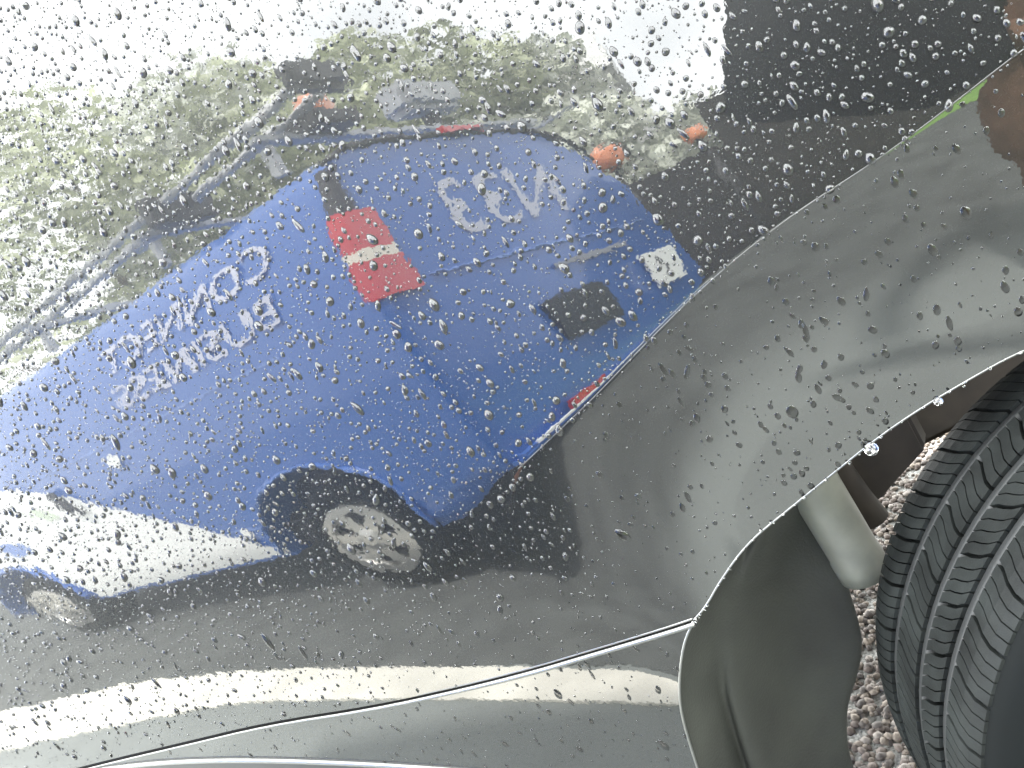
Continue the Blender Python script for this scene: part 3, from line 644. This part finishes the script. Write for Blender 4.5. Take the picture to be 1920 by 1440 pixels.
# ---------------------------------------------------------------- rain on the panels
def drop_proto(seed, nr=9, na=24, sag=.0, lumpy=.12, hgt=.52):
    """dome of water, radius ~1 in its own xy plane, y up the panel"""
    g = np.random.default_rng(seed); th = np.linspace(0, 2 * PI, na, endpoint=False)
    rr = 1 + sum(lumpy / k * g.normal() * np.cos(k * th + g.uniform(0, 6)) for k in (2, 3, 4))
    rr = np.clip(rr, .65, 1.35)
    V = []; prof = np.linspace(PI / 2 * 1.12, 0.18, nr)
    for j, p in enumerate(prof):
        q = math.sin(min(p, PI / 2)) if p <= PI / 2 else 1 - .04 * (p - PI / 2) * 4
        zz = hgt * (math.cos(p))
        for t, r in zip(th, rr):
            x, y = r * q * math.cos(t), r * q * math.sin(t) * (1 + sag * .5)
            y -= sag * .35 * (zz / hgt) if zz > 0 else 0
            if y > 0: x *= 1 - .35 * sag * (y / (1 + sag * .5))
            V.append((x, y, zz))
    V.append((0, -sag * .35, hgt)); top = len(V) - 1
    F = []
    for j in range(nr - 1):
        for k in range(na): F.append((j * na + k, j * na + (k + 1) % na, (j + 1) * na + (k + 1) % na, (j + 1) * na + k))
    for k in range(na): F.append(((nr - 1) * na + k, (nr - 1) * na + (k + 1) % na, top))
    F.append(tuple(na * 0 + k for k in range(na))); V += [(V[na + k][0] * .98, V[na + k][1] * .98, .03) for k in range(na)]
    F[-1] = tuple(range(top + 1, top + 1 + na))              # contact patch: added dark disc blocks the panel's reflection, imitating wetted paint
    return np.array(V), F
PROTO = [drop_proto(i, sag=(0, .2, .5, .9)[i % 4], lumpy=(.03, .07, .13)[i % 3], hgt=(.92, .82, .72)[i % 3]) for i in range(14)]
SMALL = [drop_proto(50 + i, nr=3, na=9, sag=(0, .4)[i % 2], hgt=.85) for i in range(6)]
PM = []
for V, F in PROTO:
    me = bpy.data.meshes.new('raindrop'); me.from_pydata(V.tolist(), [], F); me.materials.append(M['water']); me.materials.append(M['wet_paint']); me.polygons.foreach_set('use_smooth', [True] * (len(F) - 1) + [False]); me.polygons[len(F) - 1].material_index = 1; me.update(); PM.append(me)
RT = np.array(ROT)
def project(p):
    c = (p - np.array(CAM)) @ RT; return np.stack([512 + 773.3 * c[:, 0] / -c[:, 2], 384 - 773.3 * c[:, 1] / -c[:, 2], -c[:, 2]], -1)
def on_metal(x, z):
    """1 upper panel, 2 flare, 3 bumper, 0 off the metal"""
    al = ARCHL[np.argsort(ARCHL[:, 0])]
    sm = np.interp(x, SEAM[::-1, 0], SEAM[::-1, 1]); ar = np.interp(x, ARCH[::-1, 0], ARCH[::-1, 1])
    low = np.where(x < XJ, sm, ar)
    up = z > low + .003
    fl = up & (x > -.30) & (z < zcrease(x) - .004)
    bl = np.interp(x, TRIM[:, 0], TRIM[:, 1]); bl = np.where(x > -.3523, np.interp(x, al[:, 0], al[:, 1]), bl)
    bu = (x < XJ) & (z < sm - .008) & (z > bl + .004)
    return np.where(fl, 2, np.where(up, 1, np.where(bu, 3, 0)))
NTRY = 120000
x = rng.uniform(-1.48, .215, NTRY); z = rng.uniform(.30, 1.60, NTRY)
reg = on_metal(x, z); y = surf(x, z); P = np.stack([x, y, z], 1); pr = project(P)
inside = (reg > 0) & (pr[:, 0] > -260) & (pr[:, 0] < 1280) & (pr[:, 1] > -200) & (pr[:, 1] < 960)
# size law: many specks, fewer beads; density thins away from the camera and on the flare
px_per_m = 773.3 / pr[:, 2]
u = rng.random(NTRY)
size = np.where(u < .46, rng.uniform(.0004, .0009, NTRY), np.where(u < .76, rng.uniform(.0009, .0015, NTRY), np.where(u < .965, rng.uniform(.0015, .0027, NTRY), .0027 + .0021 * rng.random(NTRY) ** 2)))
keep = rng.random(NTRY)
dens = np.where(reg == 1, .62 * np.interp(P[:, 2], [.6, .75, .9, 1.2], [.16, .55, .9, 1.0]) * np.interp(pr[:, 2], [.7, 1.0, 1.4], [1, .8, .45]), np.where(reg == 2, .05, .10))
fl_small = (reg == 2) & (size < .0018); dens = np.where(fl_small, dens * 2.2, dens)
ok = inside & (keep < dens)
x, z, size, reg, P, pr = x[ok], z[ok], size[ok], reg[ok], P[ok], pr[ok]
size = np.where(reg == 2, size * 1.15, size)
# rows of beads trailing down the flare under gravity
ex = []
for k in range(26):
    x0, z0 = rng.uniform(-.16, .21), rng.uniform(.70, .91)
    for j in range(rng.integers(4, 11)):
        ex.append((x0 + rng.normal() * .0014, z0 - j * rng.uniform(.012, .020), rng.uniform(.0014, .0034)))
ex = np.array(ex); er = on_metal(ex[:, 0], ex[:, 1]); ex = ex[er == 2]
x = np.r_[x, ex[:, 0]]; z = np.r_[z, ex[:, 1]]; size = np.r_[size, ex[:, 2]]; reg = np.r_[reg, np.full(len(ex), 2)]
# no two beads overlap: larger ones win
order = np.argsort(-size); cell = {}; kp = []
for i in order:
    cx, cz = int(x[i] / .012), int(z[i] / .012); good = True
    for a in (-1, 0, 1):
        for b in (-1, 0, 1):
            for j in cell.get((cx + a, cz + b), ()):
                if (x[i] - x[j]) ** 2 + (z[i] - z[j]) ** 2 < (1.15 * (size[i] + size[j])) ** 2: good = False
    if good: cell.setdefault((cx, cz), []).append(i); kp.append(i)
kp = np.array(kp); x, z, size, reg = x[kp], z[kp], size[kp], reg[kp]
y = surf(x, z) - np.where(reg == 3, .002, 0); P = np.stack([x, y, z], 1); pr = project(P); nrm = snormal(x, z)
px = size / pr[:, 2]
upv = np.array([0, 0, 1.]) - nrm * nrm[:, 2:3]; upv /= np.linalg.norm(upv, axis=1)[:, None]; rtv = np.cross(upv, nrm)
el = 1 + np.abs(rng.normal(0, .18, len(x))) * np.where(size > .0015, 1, .5); el = np.where(reg != 1, el * 1.15, el); lng = rng.random(len(x)) < .06; el = np.where(lng, el * rng.uniform(1.5, 2.4, len(x)), el); low_ = (z < .78) & (reg != 2); el = np.where(low_, el * 1.25, el); size = np.where(lng | low_, size * .80, size * .94)
rot = rng.normal(0, .22, len(x))
hs_ = rng.uniform(.75, 1.05, len(x)) * np.where(reg == 1, 1., .42)
vis = (pr[:, 0] > 4) & (pr[:, 0] < 1020) & (pr[:, 1] > 4) & (pr[:, 1] < 764)
big = np.argsort(-(px * vis))[:285]; isbig = np.zeros(len(x), bool); isbig[big] = True
ZONES = [('reflected dark tablet at the top right', lambda u, v: u > 715 and v < 230), ('reflected pale sky and tree tops', lambda u, v: v < 165 - .06 * u), ('reflected van roof and trees', lambda u, v: v < 385 - .72 * u or v < 150), ('pale lettering on the reflected van', lambda u, v: u < 300), ('reflected tail lamp of the van', lambda u, v: u < 430), ('reflected rear doors of the van', lambda u, v: True)]
LAB = {1: ('round clear raindrop beaded on the upper dark grey panel', 'raindrops on the upper panel'), 2: ('dark raindrop on the grey flare above the tyre', 'raindrops on the wheel arch flare'), 3: ('dark raindrop on the lower panel below the seam', 'raindrops below the seam')}
SV, SF, SM, sn = [], [], [], 0
for i in range(len(x)):
    c, s = math.cos(rot[i]), math.sin(rot[i])
    r_ = rtv[i] * c + upv[i] * s; u_ = upv[i] * c - rtv[i] * s
    B = np.stack([r_ * size[i], u_ * size[i] * el[i], nrm[i] * size[i] * hs_[i]], 1)
    if isbig[i]:
        o = bpy.data.objects.new('raindrop', PM[rng.integers(len(PM))]); COL.objects.link(o)
        m4 = Matrix.Identity(4)
        for a in range(3):
            for b in range(3): m4[a][b] = B[a, b]
            m4[a][3] = P[i, a]
        o.matrix_world = m4; 
        lb, gp = LAB[reg[i]]
        if reg[i] == 1:
            zn = next(q for q, f in ZONES if f(pr[i, 0], pr[i, 1])); lb = 'clear raindrop on the dark panel over the ' + zn; gp = 'raindrops over the ' + zn
        tag(o, lb, 'raindrop', gp)
    else:
        V, F = (PROTO if size[i] > .0016 else SMALL)[rng.integers(6)]
        SV.append(V @ B.T + P[i]); SF += [tuple(k + sn for k in f) for f in F]; SM += [0] * (len(F) - 1) + [1]; sn += len(V)
for k in range(70):                                        # tiny beads gathered along the arch edge
    p = aE[rng.integers(4, len(aE) - 1)] + rng.normal(0, .0008, 3); q = rng.uniform(.0007, .0019); V, F = SMALL[k % 6]
    B = np.stack([np.array([1, 0, 0]), np.array([0, .8, -.6]), np.array([0, -.6, -.8])], 1) * q
    SV.append(V @ B.T + p + (0, -.0006, -.0006)); SF += [tuple(j + sn for j in f) for f in F]; SM += [0] * (len(F) - 1) + [1]; sn += len(V)
me = bpy.data.meshes.new('raindrops'); me.from_pydata(np.vstack(SV).tolist(), [], SF); me.polygons.foreach_set('use_smooth', [True] * len(SF)); me.update()
me.materials.append(M['water']); me.materials.append(M['wet_paint']); me.polygons.foreach_set('material_index', SM); me.update()
tag(link('raindrops', me, None), 'fine spray of tiny raindrops over the whole wet panel', 'raindrops', kind='stuff')
print('drops', len(x))
# drops hanging from the arch edge
def hanging(i, r, label):
    p = aE[i]; bm = bmesh.new(); bmesh.ops.create_uvsphere(bm, u_segments=24, v_segments=16, radius=1)
    for v in bm.verts:
        k = 1 - .25 * max(0, v.co.z); v.co = Vector((v.co.x * r * k, v.co.y * r * .9 * k, v.co.z * r * 1.15)) + Vector((p[0], p[1] - .001, p[2] - r * .55))
    tag(from_bm('raindrop', bm, M['water'], smooth=True), label, 'raindrop', 'drops hanging from the arch edge')
AI = lambda xx: int(np.argmin(abs(aE[:, 0] - xx)))
hanging(AI(-.0105), .0064, 'largest round drop hanging from the wheel arch edge'); hanging(AI(.053), .0038, 'small drop hanging from the arch edge nearest the tyre top')
